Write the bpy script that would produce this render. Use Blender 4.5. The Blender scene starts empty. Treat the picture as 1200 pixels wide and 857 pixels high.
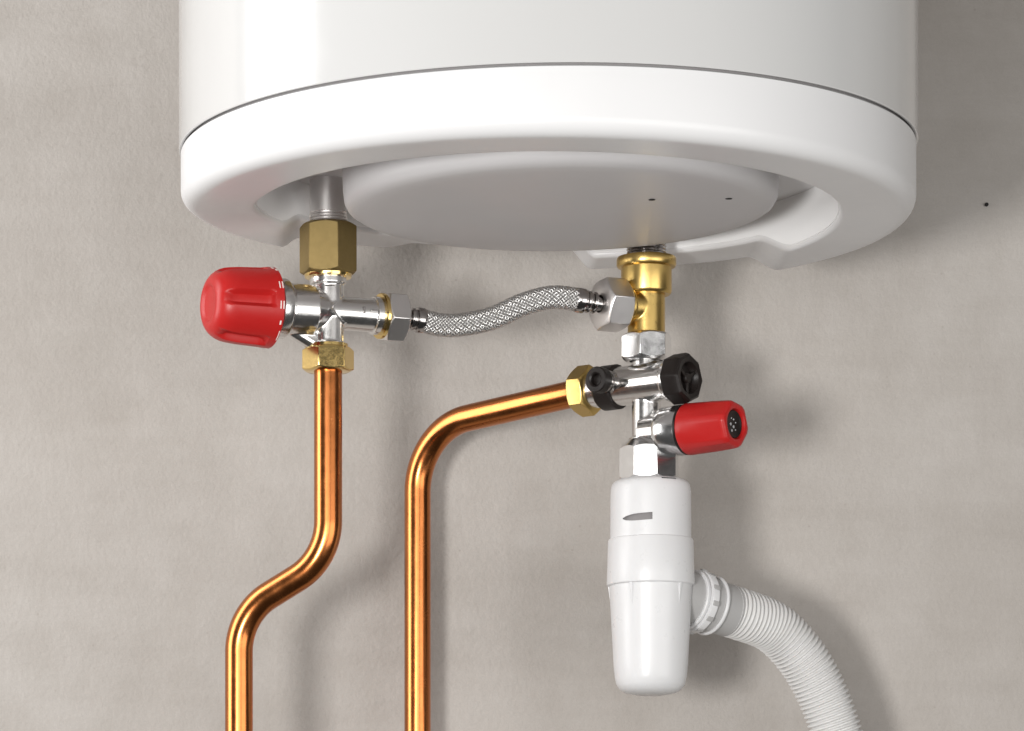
import bpy, bmesh, math, random
from mathutils import Vector, Matrix
random.seed(7)
R = math.radians
SC = bpy.context.scene
COL = SC.collection

# ------------------------------------------------------------------ camera
FPX, CX, HY, CAMY = 4300.0, 334.0, 1150.0, -2.25      # long shift lens, level, below the heater
cam_d = bpy.data.cameras.new('camera')
cam = bpy.data.objects.new('camera', cam_d); COL.objects.link(cam)
cam.location = (0, CAMY, 0); cam.rotation_euler = (R(90), 0, 0)
cam_d.sensor_fit = 'HORIZONTAL'; cam_d.sensor_width = 36
cam_d.lens = FPX / 1200 * 36
cam_d.shift_x = (600 - CX) / 1200
cam_d.shift_y = (HY - 428.5) / 1200
cam_d.clip_start = .05; cam_d.clip_end = 60
SC.camera = cam

# ------------------------------------------------------------------ light
W = bpy.data.worlds.new('World'); SC.world = W; W.use_nodes = True
bgn = W.node_tree.nodes['Background']
bgn.inputs[0].default_value = (1.0, .985, .97, 1); bgn.inputs[1].default_value = .05

def area(name, loc, target, sx, sy, power, color=(1, 1, 1), shape='RECTANGLE'):
    l = bpy.data.lights.new(name, 'AREA'); l.shape = shape; l.size = sx
    if shape in ('RECTANGLE', 'ELLIPSE'): l.size_y = sy
    l.energy = power; l.color = color
    o = bpy.data.objects.new(name, l); COL.objects.link(o)
    o.location = loc
    o.rotation_euler = (Vector(target) - Vector(loc)).to_track_quat('-Z', 'Y').to_euler()
    return o
area('key_softbox', (-.66, -2.25, -.06), (.12, .15, .40), .36, .36, 38, (1, .985, .965), 'DISK')
area('front_softbox', (-.22, -2.7, .24), (.15, .1, .42), 1.9, .9, 23, (1, .985, .965))
area('side_softbox', (-1.15, -.12, .70), (.0, -.62, .66), .66, 1.2, 18, (1, .99, .985))
area('fill_softbox', (1.75, -2.1, .0), (.15, .1, .45), 2.0, 1.3, 28, (1, .985, .965))

SC.view_settings.view_transform = 'Standard'; SC.view_settings.look = 'None'
SC.view_settings.gamma = 1; SC.view_settings.exposure = 0
SC.view_settings.use_curve_mapping = False
SC.render.engine = 'CYCLES'
SC.cycles.use_denoising = True
SC.cycles.max_bounces = 10; SC.cycles.glossy_bounces = 6; SC.cycles.diffuse_bounces = 5
SC.cycles.sample_clamp_indirect = 6
SC.cycles.caustics_reflective = True
SC.cycles.blur_glossy = .6

# ------------------------------------------------------------------ materials
def mat(name, base, rough=.4, metal=0., coat=0., spec=.5, bump=None, var=None, rvar=None, sss=0., aniso=0.):
    """bump=(scale,strength,dist,detail)  var=(scale,amount)  rvar=(scale,lo,hi)"""
    m = bpy.data.materials.new(name); m.use_nodes = True
    nt = m.node_tree; b = nt.nodes['Principled BSDF']
    b.inputs['Base Color'].default_value = (*base, 1)
    b.inputs['Roughness'].default_value = rough
    b.inputs['Metallic'].default_value = metal
    b.inputs['Specular IOR Level'].default_value = spec
    if coat:
        b.inputs['Coat Weight'].default_value = coat; b.inputs['Coat Roughness'].default_value = .06
    if sss:
        b.inputs['Subsurface Weight'].default_value = sss
        b.inputs['Subsurface Radius'].default_value = (1, .9, .8); b.inputs['Subsurface Scale'].default_value = .002
    tc = nt.nodes.new('ShaderNodeTexCoord')
    def noise(scale, detail=4, rough_=.55):
        n = nt.nodes.new('ShaderNodeTexNoise'); n.inputs['Scale'].default_value = scale
        n.inputs['Detail'].default_value = detail; n.inputs['Roughness'].default_value = rough_
        nt.links.new(tc.outputs['Object'], n.inputs['Vector']); return n
    if var:
        n = noise(var[0]); mx = nt.nodes.new('ShaderNodeMix'); mx.data_type = 'RGBA'
        mx.inputs[6].default_value = (*[c * (1 - var[1]) for c in base], 1)
        mx.inputs[7].default_value = (*[min(1, c * (1 + var[1])) for c in base], 1)
        nt.links.new(n.outputs['Fac'], mx.inputs[0]); nt.links.new(mx.outputs[2], b.inputs['Base Color'])
    if rvar:
        n = noise(rvar[0], 6, .7); mr = nt.nodes.new('ShaderNodeMapRange')
        mr.inputs[1].default_value = .3; mr.inputs[2].default_value = .7
        mr.inputs[3].default_value = rvar[1]; mr.inputs[4].default_value = rvar[2]
        nt.links.new(n.outputs['Fac'], mr.inputs[0]); nt.links.new(mr.outputs[0], b.inputs['Roughness'])
    if bump:
        n = noise(bump[0], bump[3] if len(bump) > 3 else 3)
        bp = nt.nodes.new('ShaderNodeBump'); bp.inputs['Strength'].default_value = bump[1]
        bp.inputs['Distance'].default_value = bump[2]
        nt.links.new(n.outputs['Fac'], bp.inputs['Height']); nt.links.new(bp.outputs[0], b.inputs['Normal'])
    return m

M = {}
M['enamel'] = mat('white_enamel', (.58, .58, .575), .12, spec=.5, coat=.6, bump=(9, .03, .01), rvar=(40, .13, .2))
M['cap'] = mat('white_cap_plastic', (.72, .72, .725), .32, spec=.45, bump=(1800, .04, .0003), rvar=(60, .28, .38))
M['lit_wall'] = mat('lit_recess_white', (.88, .88, .88), .5, spec=.35)  # whiter than the cap, so the recess walls look brightly lit
M['cover'] = mat('white_cover_plastic', (.57, .56, .565), .45, spec=.4, bump=(1800, .05, .0003), var=(25, .02))
M['gap'] = mat('grey_gasket', (.22, .21, .21), .7)
M['chrome'] = mat('nickel_plate', (.78, .77, .76), .20, 1, bump=(200, .03, .001, 3), rvar=(160, .16, .26))
M['chrome2'] = mat('polished_nickel', (.82, .82, .82), .20, 1, rvar=(160, .15, .25))
M['steel'] = mat('satin_steel', (.80, .78, .77), .32, 1, rvar=(60, .28, .36))
M['brass'] = mat('cast_brass', (.60, .42, .145), .30, 1, bump=(500, .02, .0006, 3), rvar=(200, .26, .36), var=(120, .06))
M['brass_bright'] = mat('bright_brass', (.82, .60, .24), .16, 1, rvar=(400, .12, .22), var=(180, .05))
M['brass_dull'] = mat('dull_brass', (.27, .20, .085), .58, 1, bump=(500, .02, .0006, 3), rvar=(200, .54, .64), var=(120, .08))
M['copper'] = mat('copper', (.50, .172, .053), .24, 1, bump=(40, .03, .004, 2), rvar=(90, .19, .29), var=(40, .12))
M['red'] = mat('red_plastic', (.43, .014, .013), .36, spec=.35, bump=(1500, .06, .0003), rvar=(200, .32, .42))
M['black'] = mat('black_plastic', (.012, .009, .008), .40, spec=.3, bump=(1200, .1, .0003), rvar=(200, .34, .48))
M['hole'] = mat('dark_hole', (.01, .009, .009), .8)
M['mark'] = mat('white_print', (.78, .72, .68), .5)
M['grey_mark'] = mat('pale_grey_print', (.35, .35, .36), .45)
M['trap'] = mat('white_trap_plastic', (.68, .68, .685), .30, spec=.45, sss=.15, bump=(900, .05, .0004), rvar=(90, .25, .38))
M['hose'] = mat('white_hose_plastic', (.66, .655, .645), .42, spec=.4, sss=.15, var=(120, .03), rvar=(200, .36, .5))
M['sleeve'] = mat('grey_sleeve_plastic', (.40, .395, .39), .5, spec=.35)
M['braid'] = mat('braided_steel', (.66, .65, .64), .34, 1, rvar=(900, .28, .40))
M['core'] = mat('dark_hose_core', (.17, .165, .16), .5)
M['ferrule'] = mat('dark_nickel', (.42, .40, .39), .14, 1)

def wall_material():
    m = bpy.data.materials.new('smooth_grey_plaster'); m.use_nodes = True
    nt = m.node_tree; N = nt.nodes; L = nt.links; b = N['Principled BSDF']
    tc = N.new('ShaderNodeTexCoord')
    def noise(scale, detail, rough, mapscale=(1, 1, 1)):
        mp = N.new('ShaderNodeMapping'); mp.inputs['Scale'].default_value = mapscale
        L.new(tc.outputs['Object'], mp.inputs[0])
        n = N.new('ShaderNodeTexNoise'); n.inputs['Scale'].default_value = scale
        n.inputs['Detail'].default_value = detail; n.inputs['Roughness'].default_value = rough
        L.new(mp.outputs[0], n.inputs['Vector']); return n
    def ramp(src, a, b_, c0, c1):
        r = N.new('ShaderNodeValToRGB'); r.color_ramp.elements[0].position = a; r.color_ramp.elements[1].position = b_
        r.color_ramp.elements[0].color = (*c0, 1); r.color_ramp.elements[1].color = (*c1, 1)
        L.new(src, r.inputs[0]); return r.outputs[0]
    def mix(mode, fac, a, b_):
        x = N.new('ShaderNodeMix'); x.data_type = 'RGBA'; x.blend_type = mode
        if isinstance(fac, float): x.inputs[0].default_value = fac
        else: L.new(fac, x.inputs[0])
        L.new(a, x.inputs[6]); L.new(b_, x.inputs[7]); return x.outputs[2]
    big = noise(5, 6, .62, (1, 1, .8)); med = noise(26, 7, .68, (1, 1, .7)); fine = noise(240, 4, .6)
    trow = noise(9, 5, .7, (.35, 1, 2.4))
    c = ramp(big.outputs['Fac'], .28, .72, (.395, .366, .339), (.472, .446, .420))
    c = mix('MULTIPLY', 1.0, c, ramp(med.outputs['Fac'], .3, .72, (.93, .922, .91), (1.03, 1.03, 1.03)))
    c = mix('MULTIPLY', .7, c, ramp(trow.outputs['Fac'], .35, .65, (.93, .92, .91), (1.03, 1.03, 1.03)))
    # faint trowel lines and hairline scratches
    wv = noise(3.2, 3, .5, (.5, 1, 2.2))
    d = N.new('ShaderNodeMath'); d.operation = 'SUBTRACT'; L.new(wv.outputs['Fac'], d.inputs[0]); d.inputs[1].default_value = .5
    a = N.new('ShaderNodeMath'); a.operation = 'ABSOLUTE'; L.new(d.outputs[0], a.inputs[0])
    brk = noise(7, 2, .5)
    line = ramp(a.outputs[0], .0, .0035, (.86, .84, .83), (1, 1, 1))
    gate = ramp(brk.outputs['Fac'], .50, .60, (0, 0, 0), (1, 1, 1))
    sep = N.new('ShaderNodeSeparateColor'); L.new(gate, sep.inputs[0])
    mulf = N.new('ShaderNodeMath'); mulf.operation = 'MULTIPLY'; L.new(sep.outputs[0], mulf.inputs[0]); mulf.inputs[1].default_value = .25
    c = mix('MULTIPLY', mulf.outputs[0], c, line)
    # small pits
    vor = N.new('ShaderNodeTexVoronoi'); vor.inputs['Scale'].default_value = 55; L.new(tc.outputs['Object'], vor.inputs['Vector'])
    c = mix('MULTIPLY', .6, c, ramp(vor.outputs['Distance'], .02, .06, (.8, .78, .76), (1, 1, 1)))
    grain = noise(900, 3, .7)
    c = mix('MULTIPLY', 1.0, c, ramp(grain.outputs['Fac'], .3, .7, (.955, .955, .955), (1.03, 1.03, 1.03)))
    L.new(c, b.inputs['Base Color'])
    b.inputs['Roughness'].default_value = .78; b.inputs['Specular IOR Level'].default_value = .25
    h = mix('LINEAR_LIGHT', .35, med.outputs['Fac'], fine.outputs['Fac'])
    h = mix('LINEAR_LIGHT', .5, h, trow.outputs['Fac'])
    bp = N.new('ShaderNodeBump'); bp.inputs['Strength'].default_value = .24; bp.inputs['Distance'].default_value = .004
    L.new(h, bp.inputs['Height']); L.new(bp.outputs[0], b.inputs['Normal'])
    return m
M['wall'] = wall_material()

# ------------------------------------------------------------------ helpers
def P(px, py, y):
    """point at depth y (metres behind the heater's axis plane) seen at a photo pixel: a measuring aid"""
    d = y - CAMY
    return Vector(((px - CX) / FPX * d, y, (HY - py) / FPX * d))
def ss(a, b, x):
    t = min(1, max(0, (x - a) / (b - a))); return t * t * (3 - 2 * t)
def lerp_table(tab, x):
    if x <= tab[0][0]: return tab[0][1]
    for (a, va), (b, vb) in zip(tab, tab[1:]):
        if x <= b: return va + (vb - va) * ss(a, b, x)
    return tab[-1][1]
def frame(o, axis, up=(0, 0, 1)):
    """matrix: local Z along axis, local Y as close to up as possible"""
    z = Vector(axis).normalized(); u = Vector(up)
    if abs(z.dot(u.normalized())) > .99: u = Vector((0, 1, 0))
    x = u.cross(z).normalized(); y = z.cross(x)
    m = Matrix((x, y, z)).transposed().to_4x4(); m.translation = Vector(o); return m
I4 = Matrix.Identity(4)

class MB:
    def __init__(s): s.v = []; s.f = []
    def add(s, vs, fs, m=I4):
        o = len(s.v); s.v += [m @ Vector(v) for v in vs]; s.f += [tuple(i + o for i in f) for f in fs]; return s
    def lathe(s, prof, m=I4, n=64, rfun=None, close=False):
        """prof: list of (r,z) bottom->top ; rfun(theta,k,r)->r ; close: join the last ring to the first"""
        vs, fs, rings = [], [], []
        for k, (r, z) in enumerate(prof):
            if r <= 1e-9:
                rings.append([len(vs)]); vs.append((0, 0, z))
            else:
                st = len(vs)
                for i in range(n):
                    t = 2 * math.pi * i / n; rr = rfun(t, k, r) if rfun else r
                    vs.append((rr * math.cos(t), rr * math.sin(t), z))
                rings.append(list(range(st, st + n)))
        pairs = list(zip(rings, rings[1:]))
        if close: pairs.append((rings[-1], rings[0]))
        for a, b in pairs:
            if len(a) == 1 and len(b) == 1: continue
            for i in range(n):
                j = (i + 1) % n
                if len(a) == 1: fs.append((a[0], b[j], b[i]))
                elif len(b) == 1: fs.append((a[i], a[j], b[0]))
                else: fs.append((a[i], a[j], b[j], b[i]))
        return s.add(vs, fs, m)
    def cyl(s, r0, z0, z1, m=I4, r1=None, n=48, bev=0.):
        r1 = r0 if r1 is None else r1
        if bev: pr = [(0, z0), (r0 - bev, z0), (r0, z0 + bev), (r1, z1 - bev), (r1 - bev, z1), (0, z1)]
        else: pr = [(0, z0), (r0, z0), (r1, z1), (0, z1)]
        return s.lathe(pr, m, n)
    def hexnut(s, rc, z0, z1, m=I4, hole=0., rot=0., c0=.93, c1=.93, slope=.55, sides=6):
        """rc circumradius; c0/c1: chamfer circle relative to the flat radius at the lower/upper end"""
        af = rc * math.cos(math.pi / sides); per = 8; n = sides * per; seg = 2 * math.pi / sides
        vs, fs = [], []
        rows = []
        def ring(fn):
            st = len(vs)
            for i in range(n):
                t = 2 * math.pi * i / n
                rh = af / math.cos((t % seg) - seg / 2)
                r, z = fn(rh); vs.append((r * math.cos(t + rot), r * math.sin(t + rot), z))
            rows.append(st)
        hl = max(hole, 1e-4)
        ring(lambda rh: (hl, z0)); ring(lambda rh: (af * c0, z0))
        ring(lambda rh: (rh, z0 + (rh - af * c0) * slope))
        ring(lambda rh: (rh, z1 - (rh - af * c1) * slope))
        ring(lambda rh: (af * c1, z1)); ring(lambda rh: (hl, z1))
        for a, b in list(zip(rows, rows[1:])) + [(rows[-1], rows[0])]:
            for i in range(n):
                j = (i + 1) % n; fs.append((a + i, a + j, b + j, b + i))
        return s.add(vs, fs, m)
    def tube(s, pts, rad, n=24, caps=True, m=I4, closed=False):
        """rad: number or function of index"""
        pts = [Vector(p) for p in pts]; vs, fs = [], []
        up = None; k = len(pts)
        for i, p in enumerate(pts):
            t = (pts[min(i + 1, k - 1)] - pts[max(i - 1, 0)]).normalized()
            if up is None:
                up = Vector((0, 0, 1)) if abs(t.z) < .9 else Vector((0, 1, 0))
            up = (up - t * up.dot(t)).normalized(); sd = t.cross(up)
            r = rad(i) if callable(rad) else rad
            for j in range(n):
                a = 2 * math.pi * j / n; vs.append(p + (up * math.cos(a) + sd * math.sin(a)) * r)
        for i in range(k - 1):
            for j in range(n):
                q = (j + 1) % n; fs.append((i * n + j, (i + 1) * n + j, (i + 1) * n + q, i * n + q))
        if caps:
            fs.append(tuple(range(n))); fs.append(tuple((k - 1) * n + j for j in reversed(range(n))))
        return s.add(vs, fs, m)
    def box(s, c, h, m=I4):
        vs = [(c[0] + sx * h[0], c[1] + sy * h[1], c[2] + sz * h[2]) for sx in (-1, 1) for sy in (-1, 1) for sz in (-1, 1)]
        return s.add(vs, [(0, 1, 3, 2), (4, 6, 7, 5), (0, 4, 5, 1), (2, 3, 7, 6), (0, 2, 6, 4), (1, 5, 7, 3)], m)
    def mesh(s, name, off=Vector((0, 0, 0))):
        me = bpy.data.meshes.new(name)
        me.from_pydata([tuple(v - off) for v in s.v], [], s.f)
        bm = bmesh.new(); bm.from_mesh(me); bmesh.ops.recalc_face_normals(bm, faces=bm.faces[:]); bm.to_mesh(me); bm.free()
        return me

def finish(me, ang=32):
    me.polygons.foreach_set('use_smooth', [True] * len(me.polygons))
    me.set_sharp_from_angle(angle=R(ang)); me.update()
def part(name, mb, m, parent=None, ang=32, bevel=0., kind=None, label=None, off=None):
    off = off if off is not None else (parent.matrix_basis.translation if parent and parent.type == 'EMPTY' else Vector((0, 0, 0)))
    if parent is not None and parent.type == 'MESH': off = parent['_off'] if '_off' in parent else off
    off = Vector(off)
    me = mb.mesh(name, off) if isinstance(mb, MB) else mb
    if not isinstance(mb, MB): me.transform(Matrix.Translation(-off))
    finish(me, ang); me.materials.append(M[m])
    o = bpy.data.objects.new(name, me); COL.objects.link(o); o.parent = parent
    if bevel:
        b = o.modifiers.new('edge', 'BEVEL'); b.width = bevel; b.segments = 2; b.limit_method = 'ANGLE'; b.angle_limit = R(32)
        b.harden_normals = False
    if kind: o['kind'] = kind
    if label: o['label'] = label
    OFF[o.name] = off
    return o
OFF = {}
def sub(name, mb, m, parent, **k):
    return part(name, mb, m, parent, off=OFF[parent.name], **k)
def thing(name, loc, label, cat, group=None):
    o = bpy.data.objects.new(name, None); COL.objects.link(o); o.location = loc; o.empty_display_size = .02
    o['label'] = label; o['category'] = cat
    if group: o['group'] = group
    return o
def tag(o, label, cat):
    o['label'] = label; o['category'] = cat; return o
def bake(mb, setup):
    """evaluate modifiers on a temporary object and return the finished mesh"""
    me = mb.mesh('tmp'); o = bpy.data.objects.new('tmp', me); COL.objects.link(o)
    extra = setup(o) or []
    dg = bpy.context.evaluated_depsgraph_get(); dg.update()
    out = bpy.data.meshes.new_from_object(o.evaluated_get(dg))
    bpy.data.objects.remove(o); bpy.data.meshes.remove(me)
    for e in extra:
        d = e.data; bpy.data.objects.remove(e); bpy.data.meshes.remove(d)
    return out
def fuse(mb, voxel=.0005, smooth=8):
    def setup(o):
        r = o.modifiers.new('r', 'REMESH'); r.mode = 'VOXEL'; r.voxel_size = voxel; r.use_smooth_shade = True
        s = o.modifiers.new('s', 'SMOOTH'); s.factor = .5; s.iterations = smooth
    return bake(mb, setup)
def fillet(pts, rad, seg=14):
    pts = [Vector(p) for p in pts]; out = [pts[0]]
    for a, b, c in zip(pts, pts[1:], pts[2:]):
        u = (a - b).normalized(); v = (c - b).normalized(); th = u.angle(v)
        tl = min(rad / math.tan(th / 2), .48 * (a - b).length, .48 * (c - b).length); r = tl * math.tan(th / 2)
        cen = b + (u + v).normalized() * (r / math.sin(th / 2))
        s0 = (b + u * tl) - cen; s1 = (b + v * tl) - cen; w = s0.angle(s1)
        for i in range(seg + 1):
            t = i / seg
            out.append(cen + (s0 * math.sin((1 - t) * w) + s1 * math.sin(t * w)) / math.sin(w))
    out.append(pts[-1]); return out
def spline(pts, n):
    pts = [Vector(p) for p in pts]; P_ = [2 * pts[0] - pts[1]] + pts + [2 * pts[-1] - pts[-2]]
    dense = []
    for i in range(1, len(P_) - 2):
        for k in range(40):
            t = k / 40; a, b, c, d = P_[i - 1:i + 3]
            dense.append(.5 * ((2 * b) + (c - a) * t + (2 * a - 5 * b + 4 * c - d) * t * t + (3 * b - a - 3 * c + d) * t ** 3))
    dense.append(pts[-1])
    L = [0]
    for a, b in zip(dense, dense[1:]): L.append(L[-1] + (b - a).length)
    out = []; j = 0
    for i in range(n):
        s = L[-1] * i / (n - 1)
        while j < len(L) - 2 and L[j + 1] < s: j += 1
        t = (s - L[j]) / max(1e-9, L[j + 1] - L[j]); out.append(dense[j].lerp(dense[j + 1], t))
    return out, L[-1]
def arc_patch(mb, m, rfun, z0, z1, a0, a1, lift=.00015, n=6, thick=.0003):
    """a small raised patch lying on a surface of revolution about the local Z axis"""
    vs, fs = [], []
    for zi, z in enumerate((z0, z1)):
        for i in range(n + 1):
            a = a0 + (a1 - a0) * i / n
            for h in (-thick, lift):
                r = rfun(z) + h; vs.append((r * math.cos(a), r * math.sin(a), z))
    w = (n + 1) * 2
    for i in range(n):
        b = i * 2
        fs += [(b + 1, b + 3, w + b + 3, w + b + 1), (b, w + b, w + b + 2, b + 2), (b, b + 2, b + 3, b + 1), (w + b, w + b + 1, w + b + 3, w + b + 2)]
    fs += [(0, 1, w + 1, w), (w - 2, 2 * w - 2, 2 * w - 1, w - 1)]
    mb.add(vs, fs, m)

# ------------------------------------------------------------------ wall
WALLY = .285
mb = MB(); mb.box((0, 0, 0), (3.2, .05, 2.4))
wall = part('wall', mb, 'wall', off=Vector((0, 0, 0))); wall.location = (.2, WALLY + .05, .5)
wall['kind'] = 'structure'; wall['label'] = 'warm grey trowelled plaster wall behind the heater'
p = P(1156, 240, WALLY - .0006)
mb = MB(); mb.cyl(.0013, -.0006, .0012, frame(p, (0, -1, 0)), n=12)
o = part('nail_hole', mb, 'hole', off=Vector((0, 0, 0))); o.parent = wall; o.location = -Vector(wall.location)

# ------------------------------------------------------------------ water heater
TX = .16; SEAM = .5067; RO = .2238
TB = Vector((TX, 0, SEAM))
heater = thing('water_heater', TB, 'large white enamel cylindrical water heater hanging on the plaster wall', 'water heater')
AX = Matrix.Translation((TX, 0, 0))
N = 256
pr = [(.12, SEAM + .006), (.216, SEAM + .006), (.2236, SEAM + .0006), (.2246, SEAM + .0006), (.2250, SEAM + .0012)]
pr += [(.225, SEAM + .02), (.225, SEAM + .2), (.225, SEAM + .52)]
for k in range(1, 9):
    a = k / 8 * math.pi / 2; pr.append((.195 + .03 * math.cos(a), SEAM + .52 + .03 * math.sin(a)))
pr.append((0, SEAM + .56))
mb = MB(); mb.lathe(pr, AX, N); part('tank_body', mb, 'enamel', heater)
mb = MB(); mb.lathe([(.205, SEAM - .003), (.2215, SEAM - .003), (.2215, SEAM + .004), (.205, SEAM + .004)], AX, N, close=True)
part('seam_gasket', mb, 'gap', heater)

back_tab = [(-.23, .4765), (-.163, .4785), (-.150, .4870), (-.095, .4885), (-.072, .4932), (.028, .4932), (.046, .4775), (.143, .4755), (.163, .4635), (.23, .4635)]
def zb(x, y):
    front = .468 - .003 * x / .2
    return front + (lerp_table(back_tab, x) - front) * ss(-.06, .07, y)
def cap_bottom(lit_wall=False):
    mb = MB(); n = 720; RI = .178; ZC = .4975; fo, fi = .010, .003
    rows = []
    def row(fn): rows.append(fn)
    row(lambda c, s: (.19, SEAM - .0002)); row(lambda c, s: (RO - .0012, SEAM - .0002)); row(lambda c, s: (RO, SEAM - .0012))
    row(lambda c, s: (RO, max(zb(RO * s, -RO * c) + fo, 0)))
    for k in range(1, 9):
        a = k / 8 * math.pi / 2
        def fn(c, s, a=a):
            r = RO - fo + fo * math.cos(a); z = zb(r * s, -r * c); return (r, z + fo - fo * math.sin(a))
        row(fn)
    for r in (.208, .202, .196, .190, .185):
        row(lambda c, s, r=r: (r, zb(r * s, -r * c)))
    for k in range(0, 9):
        a = k / 8 * math.pi / 2
        def fn(c, s, a=a):
            r = RI + fi - fi * math.sin(a); z = zb(r * s, -r * c); return (r, z + fi - fi * math.cos(a))
        row(fn)
    zc = lambda s: ZC + .0135 * ss(-.05, -.5, s)
    row(lambda c, s: (RI, zc(s) - .0008)); row(lambda c, s: (RI - .0008, zc(s))); row(lambda c, s: (.10, zc(s))); row(lambda c, s: (.10, zc(s) + .006)); row(lambda c, s: (.19, zc(s) + .006))
    if lit_wall:
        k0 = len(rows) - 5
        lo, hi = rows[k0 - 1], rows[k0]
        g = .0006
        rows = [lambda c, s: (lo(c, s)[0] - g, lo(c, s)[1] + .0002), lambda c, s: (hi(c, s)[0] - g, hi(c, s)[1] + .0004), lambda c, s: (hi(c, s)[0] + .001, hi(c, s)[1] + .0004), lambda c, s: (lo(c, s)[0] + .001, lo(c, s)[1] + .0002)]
    vs, fs = [], []
    for fn in rows:
        for i in range(n):
            az = 2 * math.pi * i / n; s, c = math.sin(az), math.cos(az)      # az 0 = towards the room
            r, z = fn(c, s); vs.append((TX + r * s, -r * c, z))
    k = len(rows)
    for a in range(k):
        b = (a + 1) % k
        for i in range(n):
            j = (i + 1) % n; fs.append((a * n + i, a * n + j, b * n + j, b * n + i))
    mb.add(vs, fs); return mb
part('bottom_cap', cap_bottom(), 'cap', heater, ang=50)
part('lit_recess_wall', cap_bottom(True), 'lit_wall', heater, ang=50)  # added skin over the cap's inner wall, its lit look put into the colour
DX = TX + .009
pr = [(0, .4712), (.03, .4713), (.07, .4717), (.112, .4722), (.122, .4727), (.1275, .4738), (.1308, .4760), (.1326, .4795), (.1334, .486), (.1338, .498), (.1338, .5215), (0, .5215)]
mb = MB(); mb.lathe(pr, Matrix.Translation((DX, .004, 0)), 160)
cover = part('flange_cover', mb, 'cover', heater, ang=60)
for px, py in ((764, 237), (854, 237)):
    # point on the cover's underside
    d = .470 * FPX / (HY - py); q = Vector(((px - CX) / FPX * d, d + CAMY, 0))
    rr = (q - Vector((DX, .004, 0))).length
    z = .4717 + (rr - .07) / .03 * .0005
    mb = MB(); mb.lathe([(0, z + .004), (.0016, z + .004), (.0016, z - .0003), (.0021, z - .0004), (.0021, z - .0002), (0.0008, z - .0004), (0, z - .0003)], Matrix.Translation((q.x, q.y, 0)), 14)
    sub('screw_hole', mb, 'hole', cover)

LY, RY = .090, .128
def zl(py): return (HY - py) / FPX * (LY - CAMY)
def zr(py): return (HY - py) / FPX * (RY - CAMY)
LX = P(384.5, 300, LY).x; RX = P(757.5, 300, RY).x
def threaded_stub(x, y, r, ztop, zth0, zth1, m):
    """smooth pipe with a cut thread at its lower end"""
    T = Matrix.Translation((x, y, 0)); pr = [(0, zth1 - .004)]
    z = zth1 - .004
    pr.append((r - .0008, z))
    n = int((zth0 - z) / .0018)
    for i in range(n):
        a = z + (zth0 - z) * i / n; b = (zth0 - z) / n
        pr += [(r - .0006, a + .1 * b), (r + .0004, a + .45 * b), (r + .0004, a + .6 * b), (r - .0006, a + .95 * b)]
    pr += [(r, zth0 + .0006), (r, ztop), (0, ztop)]
    mb = MB(); mb.lathe(pr, T, 56); return mb
stub = part('pipe_stub', threaded_stub(LX, LY, .0118, .5215, zl(251), zl(268), 'steel'), 'steel', heater)
stub2 = part('pipe_stub', threaded_stub(RX, RY, .0125, .5215, zr(284), zr(302), 'steel'), 'ferrule', heater)
mb = MB(); mb.box((TX, .25, SEAM + .38), (.12, .036, .03)); part('wall_bracket', mb, 'steel', heater, bevel=.002)

# ------------------------------------------------------------------ dielectric union (brass, on the hot outlet)
TL = Matrix.Translation((LX, LY, 0))
un = thing('union_nut', (LX, LY, zl(322)), 'dull olive brass hexagonal union nut below the steel outlet pipe', 'nut')
mb = MB(); mb.hexnut(.0186, zl(323), zl(262.5), TL, hole=.0117, rot=R(-41 - 90), c0=.90, c1=.94, slope=.6)
part('hexagon', mb, 'brass_dull', un, bevel=.0004)
mb = MB(); mb.lathe([(.0105, zl(322.5) - .0022), (.0148, zl(322.5) - .0018), (.0152, zl(322.5) - .0005), (.0152, zl(322.5) + .002), (.0105, zl(322.5) + .002)], TL, 64, close=True)
part('bottom_lip', mb, 'brass_bright', un)

# ------------------------------------------------------------------ thermostatic mixing valve (left)
VC = Vector((LX, LY, zl(366)))
mv = thing('mixing_valve', (LX, LY, zl(436)), 'nickel plated mixing valve with large fluted red temperature knob, above the copper offset pipe', 'valve')
yaw = R(22)
DL = Vector((-math.cos(yaw), -math.sin(yaw), 0)); DR = -DL
FL = frame(VC, DL); FR = frame(VC, DR)
mb = MB()
mb.cyl(.0102, zl(412), zl(320), TL)
mb.cyl(.0118, zl(334), zl(318), TL)
mb.cyl(.0112, zl(413), zl(403), TL)
mb.cyl(.0164, .0115, .0285, FL); mb.cyl(.0090, -.004, .013, FL, r1=.0150)
mb.cyl(.0106, -.002, .036, FR); mb.cyl(.0122, .0305, .036, FR)
# cast web running from under the barrel to the lower outlet
w0 = VC + DL * .0265 + Vector((0, 0, -.0125)); w1 = VC + Vector((0, 0, -.0235)) + DL * .004
mb.tube([w0, w1], lambda i: (.0045, .0052)[i], 16)
for k in range(5): mb.tube([VC + DL * (.006 + .0045 * k) + Vector((0, 0, -.0115)), w1], .0048, 16)
# raised crossing ribs of the casting
for a, b in (((-.010, .0098), (.011, -.0075)), ((-.010, -.0115), (.0095, .0100))):
    q0 = VC + DR * a[0] + Vector((0, -.0104, a[1])); q1 = VC + DR * b[0] + Vector((0, -.0100, b[1])); qm = VC + Vector((0, -.0116, 0))
    mb.tube([q0 + Vector((0, -.0015, 0)), qm, q1 + Vector((0, .003, 0))], .0016, 10)
me = fuse(mb, .00045, 7)
body = part('valve_body', me, 'chrome', mv, ang=60)
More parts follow.
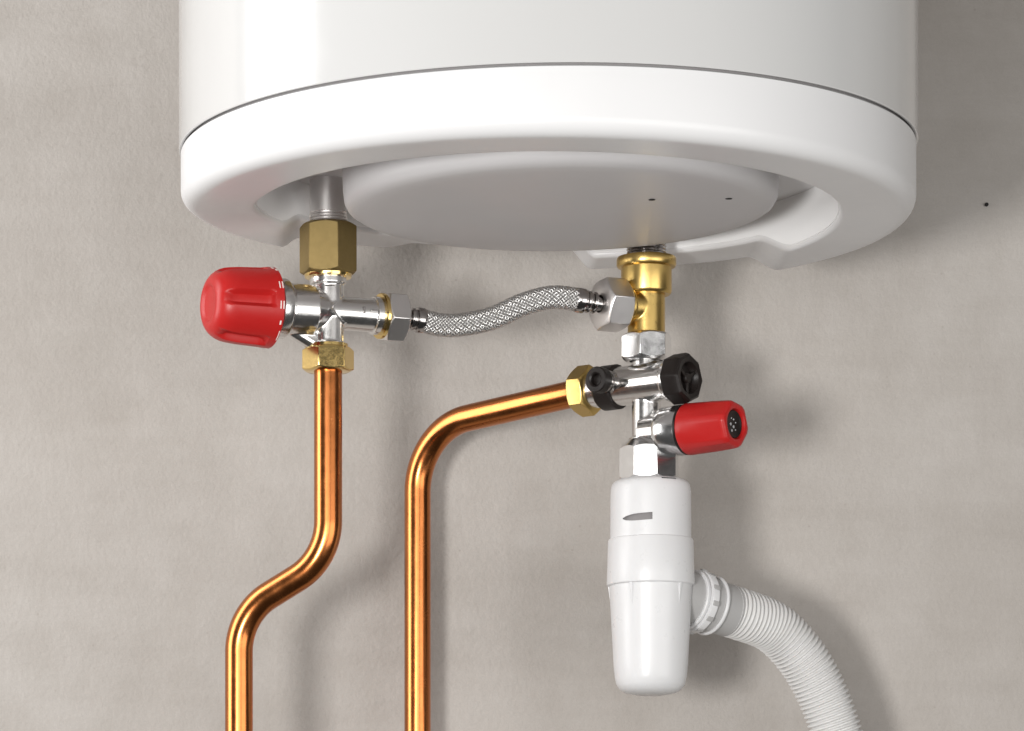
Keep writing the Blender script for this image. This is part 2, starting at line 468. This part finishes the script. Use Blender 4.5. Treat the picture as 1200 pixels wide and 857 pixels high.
# embossed flow marks
mb = MB(); mb.box((0, 0, 0), (.0036, .0004, .00055), frame(VC + DR * .0285 + Vector((0, 0, .0012)) + Vector((DR.y, -DR.x, 0)) * .0112, (0, 0, 1), (DR.y, -DR.x, 0)))
sub('embossed_dash', mb, 'ferrule', body, bevel=.0002)
mb = MB(); mb.box((0, 0, 0), (.0008, .0004, .0022), frame(VC + DR * .0205 + Vector((0, 0, .001)) + Vector((DR.y, -DR.x, 0)) * .0106, (0, 0, 1), (DR.y, -DR.x, 0)))
sub('embossed_dash', mb, 'ferrule', body, bevel=.0002)
mb = MB(); mb.box((0, 0, 0), (.0032, .0004, .0005), frame(Vector((LX + .001, LY - .0099, zl(338))), (0, 0, 1), (0, -1, 0)))
sub('embossed_dash', mb, 'ferrule', body, bevel=.0002)
# turned neck rings behind the knob
mb = MB(); mb.lathe([(.010, .0275), (.0160, .0275), (.0160, .0295), (.0186, .0302), (.0190, .031), (.0190, .0365), (.0184, .0373), (.0165, .0376), (.0165, .0395), (.010, .0395)], FL, 72, close=True)
part('neck_ring', mb, 'chrome', mv)
# knob
KH = [.0390, .0391, .0396, .0400, .0440, .0452, .0470, .050, .056, .062, .068, .0715, .0745, .0770, .0790, .0806, .0816, .0820, .0815, .0806, .0803, .0803]
KR = [.0, .0235, .0250, .0255, .0253, .0251, .0250, .0248, .0245, .0242, .0236, .0230, .0220, .0206, .0190, .0170, .0150, .0130, .0116, .0106, .0096, .0]
def kfun(t, k, r):
    if k < 5 or k > 14: return r
    h = KH[k]; w = ss(.0448, .0480, h) * (1 - ss(.070, .0785, h))
    d = ((t - FL0) % (math.pi * .4)) / (math.pi * .4); d = min(d, 1 - d) * 72     # degrees from the flute's centre
    return r - .0042 * w * (1 - ss(7, 13, d))
FL0 = R(3)
mb = MB(); mb.lathe(list(zip(KR, KH)), FL, 180, kfun)
knob = part('temperature_knob', mb, 'red', mv, ang=42, label='large fluted red knob with a white printed scale')
def kr(z): return .0255 - (z - .04) * .05
# printed scale: short white bars and dots round the rim, angles seen from the front of the knob
def bars(ang0, ang1, z0, z1):
    q = MB(); arc_patch(q, FL, kr, z0, z1, R(ang0), R(ang1)); sub('scale_mark', q, 'mark', knob)
for a0, a1, z0, z1 in ((19, 30, .0402, .0409), (19, 30, .0421, .0428), (-11, 0, .0402, .0409), (-11, 0, .0421, .0428), (56, 61, .0403, .0416), (64, 70, .0416, .0430),
                       (-34, -28, .0410, .0420), (-62, -44, .0404, .0409), (100, 111, .0402, .0409), (100, 111, .0421, .0428), (140, 146, .0408, .0420), (-110, -99, .0402, .0409)):
    bars(a0, a1, z0, z1)
# brass washer and hexagon nut on the hose side
mb = MB(); mb.lathe([(.006, .0352), (.0140, .0352), (.0146, .0358), (.0146, .0378), (.006, .0378)], FR, 56, close=True)
part('washer', mb, 'brass_bright', mv)
mb = MB(); mb.hexnut(.0172, .0376, .0520, FR, hole=.0055, rot=R(12), c0=.97, c1=.93)
part('coupling_nut', mb, 'steel', mv, bevel=.0004)
# compression nut and olive below
mb = MB(); mb.hexnut(.0168, zl(436), zl(408), TL, hole=.0088, rot=R(-112), c0=.93, c1=.95)
part('compression_nut', mb, 'brass_bright', mv, bevel=.0004)
mb = MB(); mb.lathe([(.009, zl(411)), (.0128, zl(411)), (.0128, zl(404)), (.009, zl(404))], TL, 48, close=True)
part('nut_collar', mb, 'brass_bright', mv)

# ------------------------------------------------------------------ copper pipe with an offset bend
CR = .0090
pts = [P(384.5, 420, LY), P(384, 655, LY), P(280, 720, .115), P(279, 1010, .115)]
pts[0] = Vector((LX, LY, zl(420))); pts[1].x = LX; pts[3].x = pts[2].x
path = fillet(pts, .040, 18)
mb = MB(); mb.tube(path, CR, 40)
cp = part('copper_pipe', mb, 'copper', off=path[-1], ang=60); cp.location = path[-1]
tag(cp, 'polished copper pipe with an offset bend, below the red knobbed mixing valve', 'pipe')

# ------------------------------------------------------------------ brass tee (right)
TR = Matrix.Translation((RX, RY, 0))
tee = thing('brass_tee', (RX, RY, zr(393)), 'golden brass tee fitting with a flanged collar under the heater, holding the hose', 'tee fitting')
za, z1_, z2_, z3_ = zr(302), zr(312), zr(345), zr(395)
mb = MB(); mb.lathe([(.0120, z2_ - .0006), (.0150, z2_ - .0006), (.0160, z2_ + .0004), (.0164, z2_ + .0018), (.0164, z1_ - .0015), (.0186, z1_ - .0008), (.0193, z1_ + .0004), (.0193, za - .0012), (.0187, za), (.0126, za), (.0120, za - .001)], TR, 80, close=True)
part('collar', mb, 'brass', tee)
yaw2 = R(25); D2 = Vector((-math.cos(yaw2), -math.sin(yaw2), 0)); TC = Vector((RX, RY, zr(361))); F2 = frame(TC, D2)
mb = MB(); mb.cyl(.0121, z3_, z2_ + .004, TR); mb.cyl(.0108, 0, .0175, F2); mb.cyl(.0124, .0135, .0175, F2)
part('tee_body', fuse(mb, .00045, 5), 'brass', tee, ang=60)
mb = MB(); mb.lathe([(.009, z3_ - .0005), (.0130, z3_ - .0005), (.0133, z3_ + .0002), (.0133, z3_ + .0018), (.0126, z3_ + .0024), (.009, z3_ + .0024)], TR, 56, close=True)
part('lower_ring', mb, 'brass_bright', tee)

# ------------------------------------------------------------------ braided hose
bh = thing('braided_hose', VC + DR * .052, 'silver braided steel flexible hose linking the mixing valve to the brass tee', 'hose')
h0 = VC + DR * .0515; h1 = TC + D2 * .036
def seg_len(a, b): return (a - b).length
hp = [h0, h0 + DR * .008, P(516, 381, .115), P(543, 380.5, .114), P(577, 373, .112), P(612, 357.5, .110), P(643, 349, .109), P(668, 350, .110), h1 + D2 * .006, h1]
hpath, HL = spline(hp, 260)
i0, i1 = int(260 * .012 / HL * .62), 0
def at_len(s):
    f = s / HL * 259; i = int(min(258, max(0, f))); return hpath[i].lerp(hpath[i + 1], f - i)
SB0, SB1 = .012, HL - .012
core = [at_len(SB0 + (SB1 - SB0) * i / 120) for i in range(121)]
mb = MB(); mb.tube(core, .0066, 20); part('hose_core', mb, 'core', bh, ang=80)
# woven strands: two families of helices, each passing over and under the other
NS, TURN = 16, 1 / .042
mb = MB()
NP = 420
frames_ = []
up = Vector((0, 0, 1))
for i in range(NP):
    s = SB0 + (SB1 - SB0) * i / (NP - 1)
    p = at_len(s); t = (at_len(min(HL, s + .0006)) - at_len(max(0, s - .0006))).normalized()
    up = (up - t * up.dot(t)).normalized(); frames_.append((p, up.copy(), t.cross(up)))
for fam in (1, -1):
    for k in range(NS):
        vs, fs = [], []
        for i in range(NP):
            s = SB0 + (SB1 - SB0) * i / (NP - 1)
            a = fam * 2 * math.pi * (s - SB0) * TURN + 2 * math.pi * k / NS
            p, u, sd = frames_[i]
            ph = 2 * math.pi * (s - SB0) * TURN * NS          # crossings come NS*2 per turn
            rr = .00720 + fam * .00028 * math.cos(ph + math.pi * k)
            hw = .00074 / .0072
            for da, dr in ((-hw, -.00030), (-hw * .5, .00016), (hw * .5, .00016), (hw, -.00030)):
                q = p + (u * math.cos(a + da) + sd * math.sin(a + da)) * (rr + dr); vs.append(q)
        for i in range(NP - 1):
            for j in range(3):
                b = i * 4 + j; fs.append((b, b + 1, b + 5, b + 4) if fam > 0 else (b, b + 4, b + 5, b + 1))
        mb.add(vs, fs)
part('braid', mb, 'braid', bh, ang=80, kind='stuff')
def ferrule(o, ax):
    F = frame(o, ax)
    pr = [(.0, -.004), (.0045, -.004), (.0045, .0012), (.0066, .0016), (.0070, .0024), (.0070, .0036), (.0055, .0042), (.0053, .0050), (.0068, .0056), (.0072, .0064), (.0072, .0076), (.0064, .0082), (.0064, .0090), (.0078, .0094), (.0081, .0104), (.0080, .0142), (.0076, .0150), (.0060, .0152), (.0, .0152)]
    q = MB(); q.lathe(pr, F, 48); return q
part('ferrule', ferrule(h0, (at_len(.013) - h0)), 'ferrule', bh)
part('ferrule', ferrule(h1, (at_len(HL - .013) - h1)), 'ferrule', bh)
mb = MB(); mb.hexnut(.0176, .0172, .0350, F2, hole=.0055, rot=R(8), c0=.97, c1=.90)
part('coupling_nut', mb, 'steel', bh, bevel=.0004)

# ------------------------------------------------------------------ safety group (right, nickel)
sg = thing('safety_valve', (RX, RY, zr(562)), 'nickel plated safety valve with black caps and short red relief knob', 'safety valve')
mb = MB(); mb.hexnut(.0168, zr(424), zr(391.5), TR, hole=.011, rot=R(-20 - 90), c0=.88, c1=.95, slope=.7)
part('inlet_nut', mb, 'chrome2', sg, bevel=.0004)
yb = R(40); DA = Vector((math.cos(yb), -math.sin(yb), 0)); BC = Vector((RX, RY - .003, zr(450))); FA = frame(BC, DA); FB = frame(BC, -DA)
RC = Vector((RX, RY, zr(509))); FRD = frame(RC, DA)
mb = MB()
mb.cyl(.0094, zr(520), zr(421), TR); mb.cyl(.0127, -.034, .024, FA); mb.cyl(.0142, .0175, .024, FA)
mb.cyl(.0122, .0, .016, FRD)
mb.cyl(.0118, zr(524), zr(514), TR)
part('valve_body', fuse(mb, .00045, 6), 'chrome', sg, ang=60)
mb = MB(); mb.lathe([(.008, .0125), (.0135, .0125), (.0152, .0140), (.0160, .0155), (.0162, .018), (.0162, .0300), (.0156, .0312), (.008, .0312)], FRD, 72, close=True)
part('bonnet', mb, 'chrome2', sg)
mb = MB(); mb.lathe([(.008, .0308), (.0163, .0308), (.0163, .0322), (.008, .0322)], FRD, 60, close=True)
part('gasket_ring', mb, 'black', sg)
KS = Matrix.Translation((0, 0, .0324)) @ Matrix.Diagonal((1, 1, .92, 1)) @ Matrix.Translation((0, 0, -.0324))
# red relief knob: tapered, softly faceted, dished end
RH = [.0324, .0325, .0330, .0336, .0380, .046, .055, .063, .0675, .0700, .0715, .0721, .0723, .0721, .0716, .0690, .0690]
RRr = [0, .0160, .0165, .01665, .0165, .0161, .01565, .0152, .01495, .0147, .0140, .0130, .0116, .0104, .0098, .0094, 0]
def rfun(t, k, r):
    if k < 4 or k > 12: return r
    w = ss(.036, .060, RH[k])
    sg6 = math.pi / 3; a = ((t + R(10)) % sg6) - sg6 / 2
    flat = .955 / math.cos(a); flat = min(flat, 1.035)
    return r * (1 + (flat - 1) * .9 * w)
mb = MB(); mb.lathe(list(zip(RRr, RH)), FRD @ KS, 144, rfun)
rk = part('relief_knob', mb, 'red', sg, ang=40, label='short tapered red knob with a dark round inset')
mb = MB(); mb.lathe([(0, .0682), (.0088, .0682), (.0090, .0700), (.0086, .0704), (.0076, .0700), (.0070, .0696), (0, .0696)], FRD @ KS, 48)
ins = sub('knob_inset', mb, 'black', rk)
for (u, v, r) in ((-.0030, -.0002, .0010), (.0004, -.0016, .0010), (-.0016, -.0042, .0009), (.0004, .0030, .0006), (.0026, .0012, .0005), (-.0022, .0036, .0005), (.0024, -.0034, .0005)):
    q = MB(); q.lathe([(0, .0694), (r, .0694), (r, .0698), (r * .6, .07005), (0, .0701)], FRD @ KS @ Matrix.Translation((u, v, 0)), 10)
    sub('emblem_dot', q, 'grey_mark', rk)
# black front cap: eight sided with a cross-shaped grip sunk in its face
mb = MB()
CH = [.0200, .0200, .0210, .0300, .0325, .0335, .0330, .0300, .0290, .0290]
CRr = [0, .0145, .0156, .0158, .0150, .0135, .0104, .0094, .0088, 0]
def cfun(t, k, r):
    if k < 1 or k > 5: return r
    sg8 = math.pi / 4; a = (t % sg8) - sg8 / 2
    return r * min(.945 / math.cos(a), 1.02) * 1.02
mb.lathe(list(zip(CRr, CH)), FA, 128, cfun)
cap = part('check_valve_cap', mb, 'black', sg, ang=38)
mb = MB()
mb.lathe([(0, .0285), (.0034, .0285), (.0034, .0318), (.0028, .0324), (0, .0324)], FA, 24)
sub('cap_boss', mb, 'black', cap)
for a in range(3):
    q = MB(); q.box((.0062, 0, .0300), (.0036, .0011, .0018), FA @ Matrix.Rotation(R(30 + a * 120), 4, 'Z')); sub('cap_rib', q, 'black', cap, bevel=.0003)
# black drain collar and plug on the pipe side
mb = MB(); mb.lathe([(.010, .0215), (.0138, .0215), (.0146, .0225), (.0146, .0330), (.0136, .0345), (.010, .0345)], FB, 64, close=True)
part('drain_collar', mb, 'black', sg)
DP = Vector((-.66, -.75, 0)).normalized(); PC = BC - DA * .0215 + Vector((0, 0, .0015)); FP = frame(PC, DP)
mb = MB(); mb.lathe([(0, .004), (.0075, .004), (.0075, .0150), (.0066, .0154), (.0066, .0172), (.0079, .0176), (.0079, .0195), (0, .0195)], FP, 48)
part('plug_neck', mb, 'ferrule', sg)
mb = MB(); mb.lathe([(.0, .0190), (.0080, .0190), (.0084, .0196), (.0084, .0255), (.0078, .0263), (.0050, .0263), (.0040, .0256), (.0038, .0225), (0, .0225)], FP, 48)
part('drain_plug', mb, 'black', sg)
# brass nut on the pipe
mb = MB(); mb.lathe([(.0092, .0335), (.0122, .0335), (.0122, .0425), (.0092, .0425)], FB, 48, close=True)
part('pipe_collar', mb, 'chrome2', sg)
mb = MB(); mb.hexnut(.0168, .0415, .0545, FB, hole=.0088, rot=R(20), c0=.90, c1=.95)
part('compression_nut', mb, 'brass', sg, bevel=.0004)
# outlet: hexagon with a conical top
mb = MB(); mb.hexnut(.0198, zr(563), zr(512), Matrix.Translation((RX + .0016, RY, 0)), hole=.0085, rot=R(-35 - 90), c0=.99, c1=.60, slope=.95, sides=8)
part('outlet_hexagon', mb, 'chrome2', sg, bevel=.0004)

# ------------------------------------------------------------------ copper pipe with an elbow
q0 = BC - DA * .048
dirp = Vector((-math.cos(yb), math.sin(yb), -.085))
tt = 0
for i in range(400):
    t_ = i * .0005; c = q0 + dirp * t_; px = CX + c.x / (c.y - CAMY) * FPX
    if px <= 489.5: tt = t_; break
q1 = q0 + dirp * tt
path = fillet([q0, q1, Vector((q1.x, q1.y, -.15))], .046, 22)
mb = MB(); mb.tube(path, CR, 40)
cp2 = part('copper_pipe', mb, 'copper', off=path[-1], ang=60); cp2.location = path[-1]
tag(cp2, 'polished copper pipe with a right angle elbow, running from the black capped safety valve', 'pipe')

# ------------------------------------------------------------------ white tundish trap
SX = P(762.5, 600, RY).x; TS = Matrix.Translation((SX, RY, 0))
trap = thing('drain_trap', (SX, RY, zr(820)), 'white plastic cup shaped drain trap below the safety valve', 'drain trap')
zt = [zr(v) for v in (558, 566, 575, 586, 600, 633)]
outer = [(.0262, zr(640)), (.0261, zt[4]), (.0260, zr(580)), (.0258, zr(574)), (.0253, zr(569.5)), (.0244, zr(566.5)), (.0230, zr(564.5)), (.0200, zr(562.5)), (.0170, zr(562))]
inner = [(.0150, zr(563)), (.0170, zr(571)), (.0225, zr(576)), (.0247, zr(592)), (.0247, zr(640))]
mb = MB(); mb.lathe(outer + inner, TS, 128, close=True)
def slot(px0, px1, pyc, h, taper):
    """cutter: a bevelled lens shaped slit through the front of the shell"""
    c = MB(); zc = zr(pyc); x0 = (px0 - 762.5) * .000553 + SX; x1 = (px1 - 762.5) * .000553 + SX
    out = []
    n = 10
    for i in range(n + 1):
        t = i / n; x = x0 + (x1 - x0) * t; hh = h * (math.sqrt(max(.02, 1 - (1 - min(1, t / .55)) ** 2)) if taper else 1)
        out.append((x, hh, .0010 * t if taper else 0))
    vs, fs = [], []
    for y in (RY - .04, RY - .012):
        for x, hh, s in out: vs.append((x, y, zc + hh + s))
        for x, hh, s in reversed(out): vs.append((x, y, zc - hh + s))
    k = 2 * (n + 1)
    fs.append(tuple(range(k))); fs.append(tuple(range(2 * k - 1, k - 1, -1)))
    for i in range(k): j = (i + 1) % k; fs.append((i, i + k, j + k, j))
    c.add(vs, fs); me = c.mesh('cut'); o = bpy.data.objects.new('cut', me); COL.objects.link(o); return o
def setup(o):
    cs = [slot(727, 760, 612, .0023, True), slot(771, 789, 565.5, .0005, False)]
    for c in cs:
        b = o.modifiers.new('b', 'BOOLEAN'); b.operation = 'DIFFERENCE'; b.solver = 'EXACT'; b.object = c
    return cs
part('tundish', bake(mb, setup), 'trap', trap, ang=35)
mb = MB(); mb.lathe([(.0230, zr(640)), (.0243, zr(640)), (.0243, zr(596)), (.0230, zr(592))], TS, 96, close=True)
part('inner_sleeve', mb, 'gap', trap)
zA, zB = zr(632), zr(687)
mb = MB(); mb.lathe([(.0235, zB), (.0274, zB), (.0282, zB + .0006), (.02845, zB + .0014), (.0281, zB + .010), (.0276, zA - .0014), (.0272, zA - .0004), (.0262, zA), (.0235, zA)], TS, 128, close=True)
part('screw_ring', mb, 'trap', trap)
cup = [(0, zr(815)), (.010, zr(814.5)), (.0165, zr(812)), (.0200, zr(808)), (.0222, zr(802)), (.0232, zr(794)), (.0240, zr(780)), (.0252, zr(740)), (.0264, zr(700)), (.0269, zB + .001), (.0235, zB + .002), (0, zB + .002)]
mb = MB(); mb.lathe(cup, TS, 128)
cupo = part('cup', mb, 'trap', trap, ang=45)
for a in range(0, 360, 72):
    th = R(a - 90 - 33)
    F = TS @ Matrix.Rotation(th, 4, 'Z')
    q = MB(); z_t, z_b = zB + .0004, zr(712)
    rt, rb = .0278, .0263
    vs = [(.0255, -.0011, z_t), (.0255, .0011, z_t), (rt, -.0011, z_t), (rt, .0011, z_t), (.0250, -.0003, z_b), (.0250, .0003, z_b), (rb - .0002, -.0003, z_b), (rb - .0002, .0003, z_b)]
    q.add(vs, [(0, 1, 3, 2), (4, 6, 7, 5), (2, 3, 7, 6), (0, 4, 5, 1), (0, 2, 6, 4), (1, 5, 7, 3)], F)
    sub('cup_rib', q, 'trap', cupo, bevel=.0002)
yo = R(32); DO = Vector((math.cos(yo), math.sin(yo), -.17)).normalized(); OC = Vector((SX, RY, zr(690))); FO = frame(OC, DO)
mb = MB(); mb.lathe([(0, .012), (.0180, .012), (.0182, .034), (0, .034)], FO, 72); part('outlet_socket', mb, 'sleeve', trap)
mb = MB(); mb.lathe([(.0150, .0315), (.0196, .0315), (.0201, .0322), (.0201, .0336), (.0188, .0342), (.0188, .0352), (.0206, .0358), (.0208, .0366), (.0206, .0408), (.0198, .0416), (.0150, .0416)], FO, 96, close=True)
ringo = part('clamp_ring', mb, 'trap', trap)
for a in range(0, 360, 30):
    q = MB(); q.box((.0208, 0, .0385), (.0007, .0016, .0022), FO @ Matrix.Rotation(R(a + 8), 4, 'Z')); sub('grip_lug', q, 'sleeve', ringo, bevel=.0003)

# ------------------------------------------------------------------ corrugated waste hose
e0 = OC + DO * .040
wh = thing('corrugated_hose', e0, 'white ribbed plastic waste hose curving down from the drain trap', 'hose')
mb = MB(); mb.lathe([(.012, .0400), (.0182, .0400), (.0182, .0480), (.0192, .0484), (.0197, .0492), (.0192, .0504), (.0176, .0510), (.0172, .0535), (.0172, .0650), (.0166, .0656), (.012, .0656)], FO, 80, close=True)
part('hose_sleeve', mb, 'sleeve', wh)
mb = MB(); mb.lathe([(.0180, .0482), (.0193, .0482), (.01995, .0492), (.01965, .0504), (.0180, .0508)], FO, 80, close=True)
part('sleeve_lip', mb, 'trap', wh)
s0 = OC + DO * .062
pts = [s0, s0 + DO * .010, P(905, 735, .182), P(937, 767, .190), P(961, 808, .195), P(980, 858, .198), P(992, 910, .200), P(998, 980, .200)]
hp_, L_ = spline(pts, 1400)
pitch = .0034; npit = int(L_ / pitch)
per = 8; cnt = npit * per
cp_, L_ = spline(pts, cnt + 1)
prof = [.0146, .0149, .0162, .0170, .0172, .0170, .0162, .0149]
mb = MB(); mb.tube(cp_, lambda i: prof[i % per] + .00012 * math.sin(i * .37), 40)
part('ribbed_tube', mb, 'hose', wh, ang=70)
